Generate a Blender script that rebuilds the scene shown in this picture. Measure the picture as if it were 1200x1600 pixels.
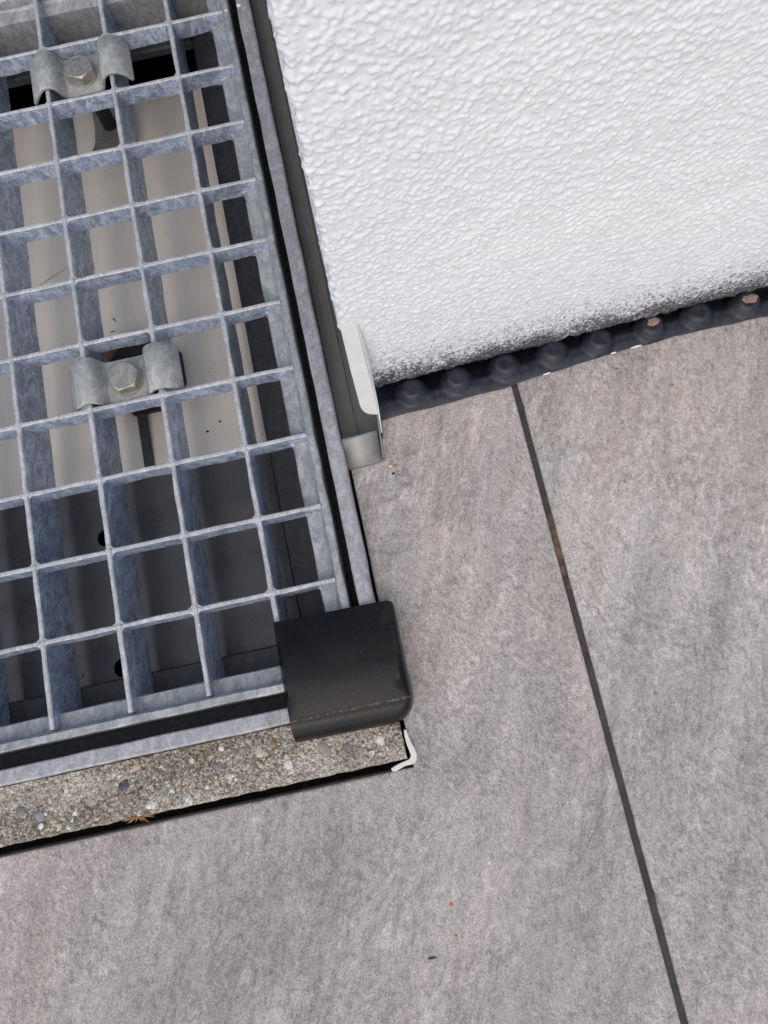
import bpy, math, random
import numpy as np
from mathutils import Matrix, Vector

random.seed(7); rng = np.random.default_rng(7)
for o in list(bpy.data.objects): bpy.data.objects.remove(o, do_unlink=True)
scn = bpy.context.scene
COL = scn.collection
S = 0.001                                   # everything below is written in millimetres

# ------------------------------------------------------------------ camera
cam_d = bpy.data.cameras.new('camera'); cam = bpy.data.objects.new('camera', cam_d); COL.objects.link(cam)
cam_d.sensor_fit = 'VERTICAL'; cam_d.sensor_height = 24.0; cam_d.lens = 24.0 * 1280.0 / 1600.0
cam_d.clip_start = 0.01; cam_d.clip_end = 200.0
R = ((0.97727882, -0.20680938, -0.04643259), (-0.21193819, -0.95047356, -0.22733725), (0.00288253, 0.23201272, -0.97270848))
CAM = (153.0146, -57.9941, 345.0214)
M = Matrix.Identity(4)
for i in range(3):
    M[i][0] = R[0][i]; M[i][1] = -R[1][i]; M[i][2] = -R[2][i]; M[i][3] = CAM[i] * S
cam.matrix_world = M
scn.camera = cam

# ------------------------------------------------------------------ light
SUN_EL, SUN_AZ = math.radians(54), math.radians(200)     # azimuth clockwise from +Y
world = bpy.data.worlds.new('World'); scn.world = world; world.use_nodes = True
wn = world.node_tree.nodes; wl = world.node_tree.links
sky = wn.new('ShaderNodeTexSky'); sky.sky_type = 'NISHITA'; sky.sun_disc = False
sky.sun_elevation = SUN_EL; sky.sun_rotation = SUN_AZ
sky.air_density = 1.0; sky.dust_density = 3.5; sky.ozone_density = 1.0
bg = wn['Background']; bg.inputs['Strength'].default_value = 0.135
wl.new(sky.outputs['Color'], bg.inputs['Color'])
sun_d = bpy.data.lights.new('sun', 'SUN'); sun_d.energy = 0.95; sun_d.angle = math.radians(110); sun_d.color = (1.0, 0.975, 0.95)
sun = bpy.data.objects.new('sun', sun_d); COL.objects.link(sun)
sd = Vector((math.sin(SUN_AZ) * math.cos(SUN_EL), math.cos(SUN_AZ) * math.cos(SUN_EL), math.sin(SUN_EL)))
sun.rotation_euler = sd.to_track_quat('Z', 'Y').to_euler(); sun.location = (0, 0, 3)
scn.view_settings.view_transform = 'Standard'; scn.view_settings.look = 'None'
scn.view_settings.exposure = 0.12; scn.view_settings.gamma = 1.0; scn.view_settings.use_curve_mapping = False

# ------------------------------------------------------------------ helpers
def tag(o, label=None, cat=None, group=None, kind=None):
    if label: o['label'] = label
    if cat: o['category'] = cat
    if group: o['group'] = group
    if kind: o['kind'] = kind
    return o

def empty(name, loc=(0, 0, 0)):
    o = bpy.data.objects.new(name, None); COL.objects.link(o)
    o.empty_display_size = 0.01; o.location = [c * S for c in loc]
    return o

ORG = {}
def mesh_data(name, V, F, smooth=False):
    me = bpy.data.meshes.new(name)
    me.from_pydata([(v[0] * S, v[1] * S, v[2] * S) for v in V], [], [tuple(f) for f in F])
    me.update()
    if smooth: me.polygons.foreach_set('use_smooth', [True] * len(me.polygons))
    return me

def link(name, me, mat, parent=None, loc=(0, 0, 0), rot=None, scale=None):
    o = bpy.data.objects.new(name, me); COL.objects.link(o)
    if mat is not None and not me.materials: me.materials.append(mat)
    if parent: o.parent = parent
    o.location = [c * S for c in loc]
    if rot: o.rotation_euler = rot
    if scale: o.scale = scale
    return o

def build(name, V, F, mat, parent=None, loc=(0, 0, 0), smooth=False):
    """V in world mm; the object sits at loc (its base) in its parent's frame."""
    base = np.array(loc, float)
    if parent is not None:
        base_w = base + np.array([c / S for c in parent.location]); 
        if parent.parent is not None: base_w += np.array([c / S for c in parent.parent.location])
    else: base_w = base
    V = [tuple(np.array(v, float) - base_w) for v in V]
    return link(name, mesh_data(name, V, F, smooth), mat, parent, loc)

def box(x0, x1, y0, y1, z0, z1, b=0.0):
    """closed box, top edges chamfered by b"""
    if b <= 0:
        V = [(x0,y0,z0),(x1,y0,z0),(x1,y1,z0),(x0,y1,z0),(x0,y0,z1),(x1,y0,z1),(x1,y1,z1),(x0,y1,z1)]
        return V, [(3,2,1,0),(4,5,6,7),(0,1,5,4),(1,2,6,5),(2,3,7,6),(3,0,4,7)]
    V = [(x0,y0,z0),(x1,y0,z0),(x1,y1,z0),(x0,y1,z0),(x0,y0,z1-b),(x1,y0,z1-b),(x1,y1,z1-b),(x0,y1,z1-b),
         (x0+b,y0+b,z1),(x1-b,y0+b,z1),(x1-b,y1-b,z1),(x0+b,y1-b,z1)]
    return V, [(3,2,1,0),(0,1,5,4),(1,2,6,5),(2,3,7,6),(3,0,4,7),(4,5,9,8),(5,6,10,9),(6,7,11,10),(7,4,8,11),(8,9,10,11)]

def merge(*vf):
    V, F = [], []
    for v, f in vf:
        n = len(V); V += list(v); F += [tuple(i + n for i in q) for q in f]
    return V, F

def sweep(profile, path, close=True, caps=True):
    """profile: list of (a,b); path: list of functions' outputs mapping (a,b)->xyz, one callable per station"""
    V, F = [], []; n = len(profile)
    for st in path: V += [st(a, b) for a, b in profile]
    for i in range(len(path) - 1):
        for j in range(n if close else n - 1):
            k = (j + 1) % n
            F.append((i*n+j, i*n+k, (i+1)*n+k, (i+1)*n+j))
    if caps and close:
        F.append(tuple(range(n-1, -1, -1))); F.append(tuple((len(path)-1)*n + j for j in range(n)))
    return V, F

def cyl(cx, cy, z0, z1, r, n=24, b=0.0):
    prof = [(r, z0), (r, z1 - b), (r - b, z1)] if b else [(r, z0), (r, z1)]
    V, F = [], []; m = len(prof)
    for i in range(n):
        a = 2*math.pi*i/n
        V += [(cx + q*math.cos(a), cy + q*math.sin(a), z) for q, z in prof]
    for i in range(n):
        k = (i+1) % n
        for j in range(m-1): F.append((i*m+j, k*m+j, k*m+j+1, i*m+j+1))
    F.append(tuple(i*m+m-1 for i in range(n))); F.append(tuple(i*m for i in range(n-1, -1, -1)))
    return V, F

def fnoise(shape, wl_px, aspect=1.0, seed=0, band=0.5):
    """band-limited noise on a grid, wavelength in samples; unit variance"""
    g = np.random.default_rng(seed).standard_normal(shape)
    fy = np.fft.fftfreq(shape[0])[:, None]; fx = np.fft.fftfreq(shape[1])[None, :]
    f = np.sqrt((fx * aspect) ** 2 + fy ** 2); f0 = 1.0 / wl_px
    H = np.exp(-((f - f0) ** 2) / (2 * (f0 * band) ** 2))
    n = np.fft.ifft2(np.fft.fft2(g) * H).real
    return (n - n.mean()) / n.std()

def grid_faces(nr, nc):
    i = np.arange(nr - 1)[:, None]; j = np.arange(nc - 1)[None, :]
    a = (i * nc + j).ravel()
    return np.stack([a, a + 1, a + nc + 1, a + nc], 1)

def np_mesh(name, V, F, smooth=True):
    me = bpy.data.meshes.new(name)
    V = np.ascontiguousarray(V, np.float32) * S; F = np.ascontiguousarray(F, np.int32)
    me.vertices.add(len(V)); me.vertices.foreach_set('co', V.ravel())
    me.loops.add(F.size); me.loops.foreach_set('vertex_index', F.ravel())
    me.polygons.add(len(F)); me.polygons.foreach_set('loop_start', np.arange(0, F.size, 4, dtype=np.int32))
    me.polygons.foreach_set('loop_total', np.full(len(F), 4, np.int32))
    me.update(); me.validate()
    me.polygons.foreach_set('use_smooth', np.full(len(me.polygons), smooth))
    return me

# ------------------------------------------------------------------ materials
class NT:
    def __init__(s, name):
        s.m = bpy.data.materials.new(name); s.m.use_nodes = True
        s.n = s.m.node_tree.nodes; s.l = s.m.node_tree.links; s.b = s.n['Principled BSDF']
    def new(s, t, **kw):
        x = s.n.new(t)
        for k, v in kw.items(): setattr(x, k, v)
        return x
    def put(s, node, name, val):
        i = node.inputs[name] if isinstance(name, str) else node.inputs[name]
        if hasattr(val, 'is_output') or isinstance(val, bpy.types.NodeSocket): s.l.new(val, i)
        else: i.default_value = val
    def coords(s, scale=(1, 1, 1), rot=(0, 0, 0), rnd=False):
        tc = s.new('ShaderNodeTexCoord'); v = tc.outputs['Object']
        if any(rot):                                        # turn first, then stretch along the turned axes
            m0 = s.new('ShaderNodeMapping'); m0.inputs['Rotation'].default_value = rot
            s.l.new(v, m0.inputs['Vector']); v = m0.outputs['Vector']
        mp = s.new('ShaderNodeMapping'); mp.inputs['Scale'].default_value = [c * 1000 for c in scale]
        s.l.new(v, mp.inputs['Vector']); v = mp.outputs['Vector']
        if rnd:
            oi = s.new('ShaderNodeObjectInfo'); mu = s.new('ShaderNodeMath', operation='MULTIPLY'); mu.inputs[1].default_value = 137.0
            s.l.new(oi.outputs['Random'], mu.inputs[0])
            ad = s.new('ShaderNodeVectorMath', operation='ADD'); s.l.new(v, ad.inputs[0]); s.l.new(mu.outputs[0], ad.inputs[1]); v = ad.outputs[0]
        return v
    def noise(s, vec, scale, detail=4, rough=0.55, dist=0.0):
        x = s.new('ShaderNodeTexNoise'); s.l.new(vec, x.inputs['Vector'])
        x.inputs['Scale'].default_value = scale; x.inputs['Detail'].default_value = detail
        x.inputs['Roughness'].default_value = rough; x.inputs['Distortion'].default_value = dist
        return x.outputs['Fac']
    def voro(s, vec, scale, feature='F1', out='Distance', rnd=1.0):
        x = s.new('ShaderNodeTexVoronoi', feature=feature); s.l.new(vec, x.inputs['Vector'])
        x.inputs['Scale'].default_value = scale; x.inputs['Randomness'].default_value = rnd
        return x.outputs[out]
    def ramp(s, fac, stops, interp='LINEAR'):
        x = s.new('ShaderNodeValToRGB'); x.color_ramp.interpolation = interp; e = x.color_ramp.elements
        while len(e) < len(stops): e.new(0.5)
        for i, (p, c) in enumerate(stops):
            e[i].position = p; e[i].color = (c, c, c, 1) if isinstance(c, (int, float)) else (*c, 1)
        s.l.new(fac, x.inputs['Fac']); return x.outputs['Color']
    def mix(s, fac, a, b, mode='MIX'):
        x = s.new('ShaderNodeMix', data_type='RGBA', blend_type=mode)
        for nm, v in ((0, fac), (6, a), (7, b)):
            if isinstance(v, bpy.types.NodeSocket): s.l.new(v, x.inputs[nm])
            else: x.inputs[nm].default_value = v if isinstance(v, (int, float)) else (*v, 1)
        return x.outputs[2]
    def math(s, op, a, b=0.0, clamp=False):
        x = s.new('ShaderNodeMath', operation=op); x.use_clamp = clamp
        for i, v in ((0, a), (1, b)):
            if isinstance(v, bpy.types.NodeSocket): s.l.new(v, x.inputs[i])
            else: x.inputs[i].default_value = v
        return x.outputs[0]
    def sep(s, v):
        x = s.new('ShaderNodeSeparateXYZ'); s.l.new(v, x.inputs[0]); return x.outputs
    def bump(s, h, dist_mm, strength=1.0, normal=None):
        x = s.new('ShaderNodeBump'); x.inputs['Distance'].default_value = dist_mm * S; x.inputs['Strength'].default_value = strength
        s.l.new(h, x.inputs['Height'])
        if normal is not None: s.l.new(normal, x.inputs['Normal'])
        s.l.new(x.outputs['Normal'], s.b.inputs['Normal']); return x.outputs['Normal']
    def set(s, color=None, rough=None, metal=None, spec=None):
        for nm, v in (('Base Color', color), ('Roughness', rough), ('Metallic', metal), ('Specular IOR Level', spec)):
            if v is None: continue
            if isinstance(v, bpy.types.NodeSocket): s.l.new(v, s.b.inputs[nm])
            else: s.b.inputs[nm].default_value = (*v, 1) if isinstance(v, tuple) else v
        return s.m

def plain(name, c, rough=0.6, metal=0.0, spec=0.5, var=0.15, scale=0.6):
    t = NT(name); v = t.coords(rnd=True); n = t.noise(v, scale, 4)
    k = t.ramp(n, [(0.3, 1 - var), (0.7, 1 + var)])
    return t.set(t.mix(1.0, tuple(c), k, 'MULTIPLY'), rough, metal, spec)

def zinc(name, lo, hi, metal=0.55, r=(0.32, 0.55), marks=0.5):
    t = NT(name)
    a = t.noise(t.coords((1, 0.45, 0.8), (0.6, 0.0, 0.0), rnd=True), 0.14, 5, 0.62, 1.8)
    b = t.noise(t.coords((1, 0.55, 1), (0.8, 0.2, 0.3), rnd=True), 0.55, 5, 0.7, 2.6)
    f = t.noise(t.coords(rnd=True), 2.2, 3, 0.7)
    m = t.math('ADD', t.math('ADD', t.math('MULTIPLY', a, 0.5), t.math('MULTIPLY', b, 0.38)), t.math('MULTIPLY', f, 0.12))
    c = t.ramp(m, [(0.41, lo), (0.5, tuple(0.6*p+0.4*q for p, q in zip(lo, hi))), (0.59, hi)])
    fl = t.ramp(t.noise(t.coords((1, 0.3, 0.45), (0.5, 0, 0), rnd=True), 0.6, 4, 0.6, 2.6), [(0.55, 0.0), (0.63, 1.0)])
    c = t.mix(t.math('MULTIPLY', fl, marks), c, tuple(min(0.9, q * 1.35) for q in hi))
    dk = t.ramp(t.noise(t.coords((1, 0.4, 0.6), (0.9, 0, 0.4), rnd=True), 0.5, 4, 0.65, 2.0), [(0.55, 0.0), (0.66, 1.0)])
    c = t.mix(t.math('MULTIPLY', dk, marks), c, tuple(p * 0.6 for p in lo))
    rr = t.ramp(b, [(0.3, r[0]), (0.7, r[1])])
    t.bump(t.math('ADD', b, t.math('MULTIPLY', f, 0.25)), 0.35, 0.55)
    return t.set(c, rr, metal, 0.5)

M_bar = zinc('galvanised_bar', (0.215, 0.265, 0.365), (0.70, 0.80, 0.95), metal=0.45, r=(0.28, 0.48))  # bluish base stands in for blue sky reflected in the zinc
M_top = zinc('pale_top_edge', (0.36, 0.37, 0.375), (0.60, 0.61, 0.615), metal=0.2, r=(0.45, 0.6))  # paler, greyer zinc for the upward faces
M_edge = zinc('galvanised_edge', (0.24, 0.255, 0.26), (0.47, 0.485, 0.49), metal=0.3, r=(0.42, 0.6), marks=0.3)
M_frame = zinc('galvanised_frame', (0.25, 0.252, 0.258), (0.46, 0.463, 0.468), metal=0.2, r=(0.38, 0.55), marks=0.3)
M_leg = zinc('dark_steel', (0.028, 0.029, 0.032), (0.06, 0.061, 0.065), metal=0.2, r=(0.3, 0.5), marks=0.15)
M_clip = zinc('clip_zinc', (0.29, 0.30, 0.285), (0.50, 0.51, 0.49), metal=0.2, r=(0.5, 0.68), marks=0.3)
M_bolt = zinc('bolt_steel', (0.30, 0.285, 0.245), (0.48, 0.455, 0.395), metal=0.6, r=(0.3, 0.45), marks=0.25)

def m_dark_plate():
    t = NT('dark_cover_plate'); v = t.coords()
    n = t.noise(v, 0.05, 5, 0.6); f = t.noise(v, 1.2, 3)
    c = t.ramp(n, [(0.3, (0.03, 0.032, 0.036)), (0.7, (0.062, 0.06, 0.058))])
    dots = t.ramp(t.voro(v, 0.12), [(0.03, 1.0), (0.05, 0.0)])
    c = t.mix(t.math('MULTIPLY', dots, 0.5), c, (0.25, 0.24, 0.22))
    t.bump(f, 0.05, 0.3)
    return t.set(c, t.ramp(n, [(0.3, 0.24), (0.7, 0.34)]), 0.0, 0.6)
M_dark = m_dark_plate()

def m_beige():
    t = NT('beige_sheet'); v = t.coords()
    n = t.noise(v, 0.03, 5, 0.6)
    c = t.ramp(n, [(0.3, (0.68, 0.62, 0.53)), (0.7, (0.77, 0.71, 0.615))])
    st = t.noise(t.coords((1, 0.06, 1)), 0.3, 3)
    c = t.mix(0.2, c, t.ramp(st, [(0.35, (0.62, 0.585, 0.52)), (0.65, (0.77, 0.735, 0.67))]))
    sp = t.voro(v, 0.22); cell = t.noise(v, 0.035, 2)
    dots = t.math('MULTIPLY', t.ramp(sp, [(0.045, 1.0), (0.085, 0.0)]), t.ramp(cell, [(0.5, 0.0), (0.62, 1.0)]))
    c = t.mix(dots, c, (0.03, 0.027, 0.024))
    fine = t.math('MULTIPLY', t.ramp(t.voro(v, 0.6), [(0.06, 1.0), (0.12, 0.0)]), t.ramp(cell, [(0.45, 0.0), (0.7, 0.5)]))
    c = t.mix(fine, c, (0.12, 0.10, 0.08))
    t.bump(t.noise(v, 0.02, 2), 0.4, 0.4)
    return t.set(c, 0.38, 0.0, 0.4)
M_beige = m_beige()

def m_wall():
    t = NT('white_render'); v = t.coords(); X, Y, Z = t.sep(v)
    low = t.noise(v, 0.012, 3); fine = t.noise(t.coords((0.9, 1, 0.75)), 0.8, 5, 0.75); mid = t.noise(v, 0.09, 3)
    # splash-back soiling low on the wall; its height mask also drives a painted bluish shade
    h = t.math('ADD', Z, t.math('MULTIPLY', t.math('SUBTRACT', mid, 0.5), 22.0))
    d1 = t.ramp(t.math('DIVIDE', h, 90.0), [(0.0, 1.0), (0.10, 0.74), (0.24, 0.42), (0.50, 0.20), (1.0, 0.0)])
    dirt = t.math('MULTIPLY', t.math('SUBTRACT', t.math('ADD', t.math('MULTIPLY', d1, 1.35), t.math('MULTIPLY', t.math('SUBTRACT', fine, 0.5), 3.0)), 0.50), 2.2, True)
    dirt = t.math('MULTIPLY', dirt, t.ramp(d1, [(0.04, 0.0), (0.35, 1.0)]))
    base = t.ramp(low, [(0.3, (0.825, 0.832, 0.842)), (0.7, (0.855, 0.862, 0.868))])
    base = t.mix(t.math('MULTIPLY', d1, 0.7), base, (0.40, 0.44, 0.52))  # blue-grey shade towards the foot, put into the base colour
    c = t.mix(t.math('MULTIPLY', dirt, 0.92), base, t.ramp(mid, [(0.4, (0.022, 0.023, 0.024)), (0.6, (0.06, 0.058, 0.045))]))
    t.bump(t.noise(v, 0.9, 3, 0.5), 0.15, 0.35)
    return t.set(c, 0.24, 0.0, 0.55)
M_wall = m_wall()

def m_tile():
    t = NT('slate_look_tile')
    tc = t.coords(rnd=True)
    def streak(deg, sx, sy, sc, det, dist, ro=0.6):
        return t.noise(t.coords((sx, sy, 1), (0, 0, math.radians(deg)), rnd=True), sc, det, ro, dist)
    big = streak(30, 1.0, 0.34, 0.014, 4, 0.3)
    c = t.ramp(big, [(0.36, (0.43, 0.396, 0.374)), (0.5, (0.51, 0.472, 0.447)), (0.64, (0.57, 0.529, 0.501))])
    pink = t.ramp(streak(24, 1.0, 0.25, 0.013, 4, 0.4), [(0.46, 0.0), (0.62, 1.0)])
    c = t.mix(t.math('MULTIPLY', pink, 0.7), c, (0.56, 0.475, 0.428))
    cool = t.ramp(streak(36, 1.0, 0.4, 0.021, 4, 0.4), [(0.52, 0.0), (0.66, 1.0)])
    c = t.mix(t.math('MULTIPLY', cool, 0.4), c, (0.40, 0.394, 0.392))
    # soft long bands, pale and dark, then clouded blotches
    vm = t.ramp(t.noise(tc, 0.010, 2), [(0.42, 0.25), (0.60, 1.0)])
    s1 = streak(28, 1.0, 0.22, 0.045, 5, 0.3, 0.62)
    band = t.ramp(s1, [(0.36, 0.70), (0.5, 1.0), (0.64, 1.22)])
    c = t.mix(t.math('MULTIPLY', vm, 0.6), c, band, 'MULTIPLY')
    bl = t.ramp(streak(22, 1.0, 0.13, 0.13, 6, 0.15, 0.7), [(0.38, 0.76), (0.5, 1.0), (0.62, 1.2)])
    c = t.mix(0.45, c, bl, 'MULTIPLY')
    va = t.ramp(t.math('ABSOLUTE', t.math('SUBTRACT', streak(18, 1.0, 0.3, 0.016, 5, 0.6, 0.6), 0.5)), [(0.0, 1.0), (0.010, 0.0)])
    c = t.mix(t.math('MULTIPLY', t.math('MULTIPLY', va, vm), 0.35), c, (0.58, 0.54, 0.51))
    # slate relief: thin crisp flakes lying along the cleavage, then fine speckle
    def ridged(deg, sy, sc, det):
        x = t.new('ShaderNodeTexNoise', noise_type='RIDGED_MULTIFRACTAL'); x.normalize = True
        t.l.new(t.coords((1, sy, 1), (0, 0, math.radians(deg)), rnd=True), x.inputs['Vector'])
        x.inputs['Scale'].default_value = sc; x.inputs['Detail'].default_value = det; x.inputs['Roughness'].default_value = 0.62
        x.inputs['Lacunarity'].default_value = 2.1; x.inputs['Offset'].default_value = 1.0; x.inputs['Gain'].default_value = 1.6; x.inputs['Distortion'].default_value = 0.5
        return x.outputs['Fac']
    wsel = t.ramp(t.noise(tc, 0.012, 3), [(0.44, 0.0), (0.58, 1.0)])
    r1 = t.mix(wsel, ridged(30, 0.7, 0.11, 5), ridged(-28, 0.75, 0.12, 5))
    m1 = streak(26, 1.0, 0.5, 0.46, 7, 0.0, 0.82); m2 = streak(-12, 1.0, 0.55, 0.5, 7, 0.0, 0.82)
    mid = t.mix(wsel, m1, m2)
    c = t.mix(0.9, c, t.ramp(mid, [(0.40, 0.68), (0.5, 1.03), (0.60, 1.30)]), 'MULTIPLY')
    c = t.mix(0.6, c, t.ramp(r1, [(0.15, 1.08), (0.5, 1.0), (0.85, 0.80)]), 'MULTIPLY')
    fine = t.noise(tc, 1.4, 3, 0.7)
    c = t.mix(0.7, c, t.ramp(fine, [(0.38, 0.66), (0.5, 1.0), (0.62, 1.32)]), 'MULTIPLY')
    pits = t.math('MULTIPLY', t.ramp(t.voro(tc, 0.42), [(0.10, 1.0), (0.22, 0.0)]), t.ramp(t.noise(tc, 0.06, 3), [(0.5, 0.0), (0.65, 0.5)]))
    c = t.mix(pits, c, (0.15, 0.145, 0.145))
    spark = t.ramp(t.voro(tc, 0.13), [(0.030, 1.0), (0.048, 0.0)])
    c = t.mix(spark, c, (0.80, 0.79, 0.77))
    hh = t.math('SUBTRACT', t.math('ADD', t.math('MULTIPLY', mid, 1.0), t.math('MULTIPLY', fine, 0.3)), t.math('MULTIPLY', r1, 0.3))
    hh = t.math('ADD', hh, t.math('MULTIPLY', va, 0.3))
    t.bump(hh, 1.2, 0.9)
    return t.set(c, t.ramp(fine, [(0.3, 0.42), (0.7, 0.62)]), 0.0, 0.45)
M_tile = m_tile()

def m_joint():
    t = NT('joint_filler'); v = t.coords(); X, Y, Z = t.sep(v)
    n = t.noise(v, 0.12, 4); f = t.noise(v, 1.0, 3)
    c = t.ramp(n, [(0.3, (0.03, 0.03, 0.031)), (0.7, (0.062, 0.06, 0.06))])
    yy = t.math('ABSOLUTE', t.math('SUBTRACT', Y, 94.0))
    rust = t.math('MULTIPLY', t.ramp(t.math('DIVIDE', yy, 30.0), [(0.25, 1.0), (0.95, 0.1)]), t.ramp(t.noise(v, 0.22, 4, 0.6), [(0.42, 0.0), (0.6, 1.0)]))
    c = t.mix(t.math('MULTIPLY', rust, 0.9), c, (0.20, 0.11, 0.045))
    dots = t.ramp(t.voro(v, 0.25), [(0.04, 1.0), (0.07, 0.0)])
    c = t.mix(t.math('MULTIPLY', dots, 0.5), c, (0.4, 0.38, 0.35))
    t.bump(f, 0.4, 0.5)
    return t.set(c, 0.7, 0.0, 0.3)
M_joint = m_joint()

def m_concrete():
    t = NT('sandy_concrete'); v = t.coords()
    n = t.noise(v, 0.05, 4); g = t.noise(v, 0.9, 5, 0.75)
    c = t.ramp(n, [(0.3, (0.28, 0.25, 0.21)), (0.7, (0.46, 0.425, 0.365))])
    sand = t.voro(v, 1.1, out='Color'); s1 = t.sep(sand)[0]
    c = t.mix(0.6, c, t.ramp(s1, [(0.0, (0.07, 0.06, 0.05)), (0.3, (0.22, 0.19, 0.15)), (0.6, (0.40, 0.36, 0.30)), (0.85, (0.72, 0.68, 0.61)), (1.0, (0.36, 0.24, 0.14))]))
    patch = t.ramp(t.noise(t.coords((0.5, 1, 1)), 0.045, 4, 0.6, 0.8), [(0.48, 0.0), (0.62, 1.0)])
    c = t.mix(t.math('MULTIPLY', patch, 0.7), c, (0.60, 0.565, 0.50))
    c = t.mix(0.75, c, t.ramp(g, [(0.38, 0.28), (0.5, 1.0), (0.62, 1.9)]), 'MULTIPLY')
    c = t.mix(1.0, c, t.ramp(t.noise(v, 0.03, 4, 0.65), [(0.35, (0.85, 0.82, 0.77)), (0.65, (1.28, 1.27, 1.25))]), 'MULTIPLY')
    hh = t.math('SUBTRACT', g, t.math('MULTIPLY', t.voro(v, 1.1), 0.6))
    t.bump(hh, 1.3, 1.0)
    return t.set(c, 0.75, 0.0, 0.25)
M_conc = m_concrete()

def m_cap():
    t = NT('black_printed_plastic'); v = t.coords(); X, Y, Z = t.sep(v)
    lay = t.new('ShaderNodeTexWave', wave_type='BANDS', bands_direction='X'); t.l.new(t.coords((1, 0.02, 0.02)), lay.inputs['Vector'])
    lay.inputs['Scale'].default_value = 0.9; lay.inputs['Distortion'].default_value = 1.2; lay.inputs['Detail'].default_value = 2
    f = t.noise(t.coords((1.2, 1, 1)), 0.9, 3, 0.6)
    n = t.noise(v, 0.06, 4)
    c = t.ramp(n, [(0.3, (0.004, 0.004, 0.005)), (0.7, (0.009, 0.0085, 0.008))])
    # white scuffs along the crease and at the rounded corner
    cr = t.math('ABSOLUTE', t.math('ADD', Y, 3.2)); line = t.ramp(t.math('DIVIDE', cr, 2.0), [(0.06, 1.0), (0.34, 0.0)])
    sc = t.math('MULTIPLY', line, t.ramp(t.noise(v, 1.7, 3, 0.7), [(0.52, 0.0), (0.62, 1.0)]))
    c = t.mix(t.math('MULTIPLY', sc, 0.4), c, (0.5, 0.5, 0.48))
    dust = t.math('MULTIPLY', t.ramp(t.voro(v, 0.5), [(0.05, 1.0), (0.1, 0.0)]), t.ramp(t.noise(v, 0.08, 2), [(0.5, 0.0), (0.7, 0.35)]))
    c = t.mix(dust, c, (0.3, 0.29, 0.27))
    hh = t.math('ADD', t.math('MULTIPLY', lay.outputs['Fac'], 0.3), f)
    t.bump(hh, 0.12, 0.3)
    return t.set(c, t.ramp(f, [(0.3, 0.24), (0.7, 0.36)]), 0.0, 0.27)
M_cap = m_cap()

M_membrane = plain('black_membrane', (0.022, 0.025, 0.034), 0.45, 0, 0.45, 0.5, 0.3)
M_dimdirt = plain('reddish_dust', (0.30, 0.20, 0.17), 0.8, 0, 0.3, 0.3, 0.5)
M_sill = plain('taupe_sheet_metal', (0.155, 0.151, 0.14), 0.5, 0.1, 0.5, 0.12, 0.12)
M_whitetab = plain('white_coated_metal', (0.72, 0.72, 0.69), 0.38, 0.0, 0.5, 0.06, 0.15)
M_whiteplastic = plain('white_plastic', (0.70, 0.66, 0.62), 0.5, 0.0, 0.4, 0.06, 0.4)
M_paint_glint = plain('white_paint_glint', (0.78, 0.78, 0.75), 0.5, 0.0, 0.4, 0.08, 0.8)  # paint drips, also the painted glints on the membrane edge
M_black = plain('plain_black', (0.010, 0.010, 0.012), 0.6, 0, 0.4, 0.2)
M_rust = plain('rusty_steel', (0.13, 0.055, 0.03), 0.8, 0.1, 0.3, 0.35, 0.5)
M_straw = plain('dry_straw', (0.45, 0.27, 0.12), 0.7, 0, 0.3, 0.3)
M_orange = plain('orange_crumb', (0.42, 0.17, 0.045), 0.7, 0, 0.3, 0.3)
M_twig = plain('brown_twig', (0.14, 0.05, 0.025), 0.7, 0, 0.3, 0.3)
M_soil = plain('dark_bedding', (0.03, 0.027, 0.024), 0.95, 0, 0.2, 0.4, 0.3)
M_grime = plain('dark_hole', (0.004, 0.004, 0.004), 0.9, 0, 0.1, 0.1)

# ------------------------------------------------------------------ the setting
TZ = -8.0
# bedding under everything, with the opening of the light shaft left free
def ring_sheet(x0, x1, y0, y1, hx0, hx1, hy0, hy1, z):
    V = [(x0,y0,z),(x1,y0,z),(x1,y1,z),(x0,y1,z),(hx0,hy0,z),(hx1,hy0,z),(hx1,hy1,z),(hx0,hy1,z)]
    return V, [(0,1,5,4),(1,2,6,5),(2,3,7,6),(3,0,4,7)]
g = build('ground', *ring_sheet(-60000, 60000, -60000, 60000, -640, 142.9, -79, 372, -30), M_soil)
tag(g, kind='structure')

# paving: slabs with worn, slightly uneven edges
pave = empty('paving', (200, -100, TZ)); tag(pave, kind='structure')
def outline(pts, step=2.5, jit=0.05, seed=1):
    r = random.Random(seed); out = []
    for (x0, y0), (x1, y1) in zip(pts, pts[1:] + pts[:1]):
        L = math.hypot(x1-x0, y1-y0); n = max(1, int(L / step)); n = min(n, 160)
        tx, ty = (x1-x0)/L, (y1-y0)/L; w = 0.0
        for i in range(n):
            w = 0.6*w + r.uniform(-jit, jit); d = 0 if i == 0 else w
            if i and r.random() < 0.012: d += 0.3            # a chipped spot, inwards (left of travel)
            out.append((x0 + tx*L*i/n - ty*d, y0 + ty*L*i/n + tx*d))
    return out
def slab(pts, seed):
    P = outline(pts, seed=seed); n = len(P); V = []; F = []
    lev = [(0.0, TZ-20), (0.0, TZ-0.75), (0.22, TZ-0.25), (0.75, TZ)]
    for d, z in lev:
        for i in range(n):
            a = Vector(P[i-1]); b = Vector(P[i]); c = Vector(P[(i+1) % n])
            t_ = (c - a).normalized(); V.append((b.x - t_.y*d, b.y + t_.x*d, z))
    for k in range(len(lev)-1):
        for i in range(n):
            j = (i+1) % n; F.append((k*n+i, k*n+j, (k+1)*n+j, (k+1)*n+i))
    F.append(tuple((len(lev)-1)*n + i for i in range(n)))
    return V, F
JX0, JX1 = 223.2, 226.1
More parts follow.
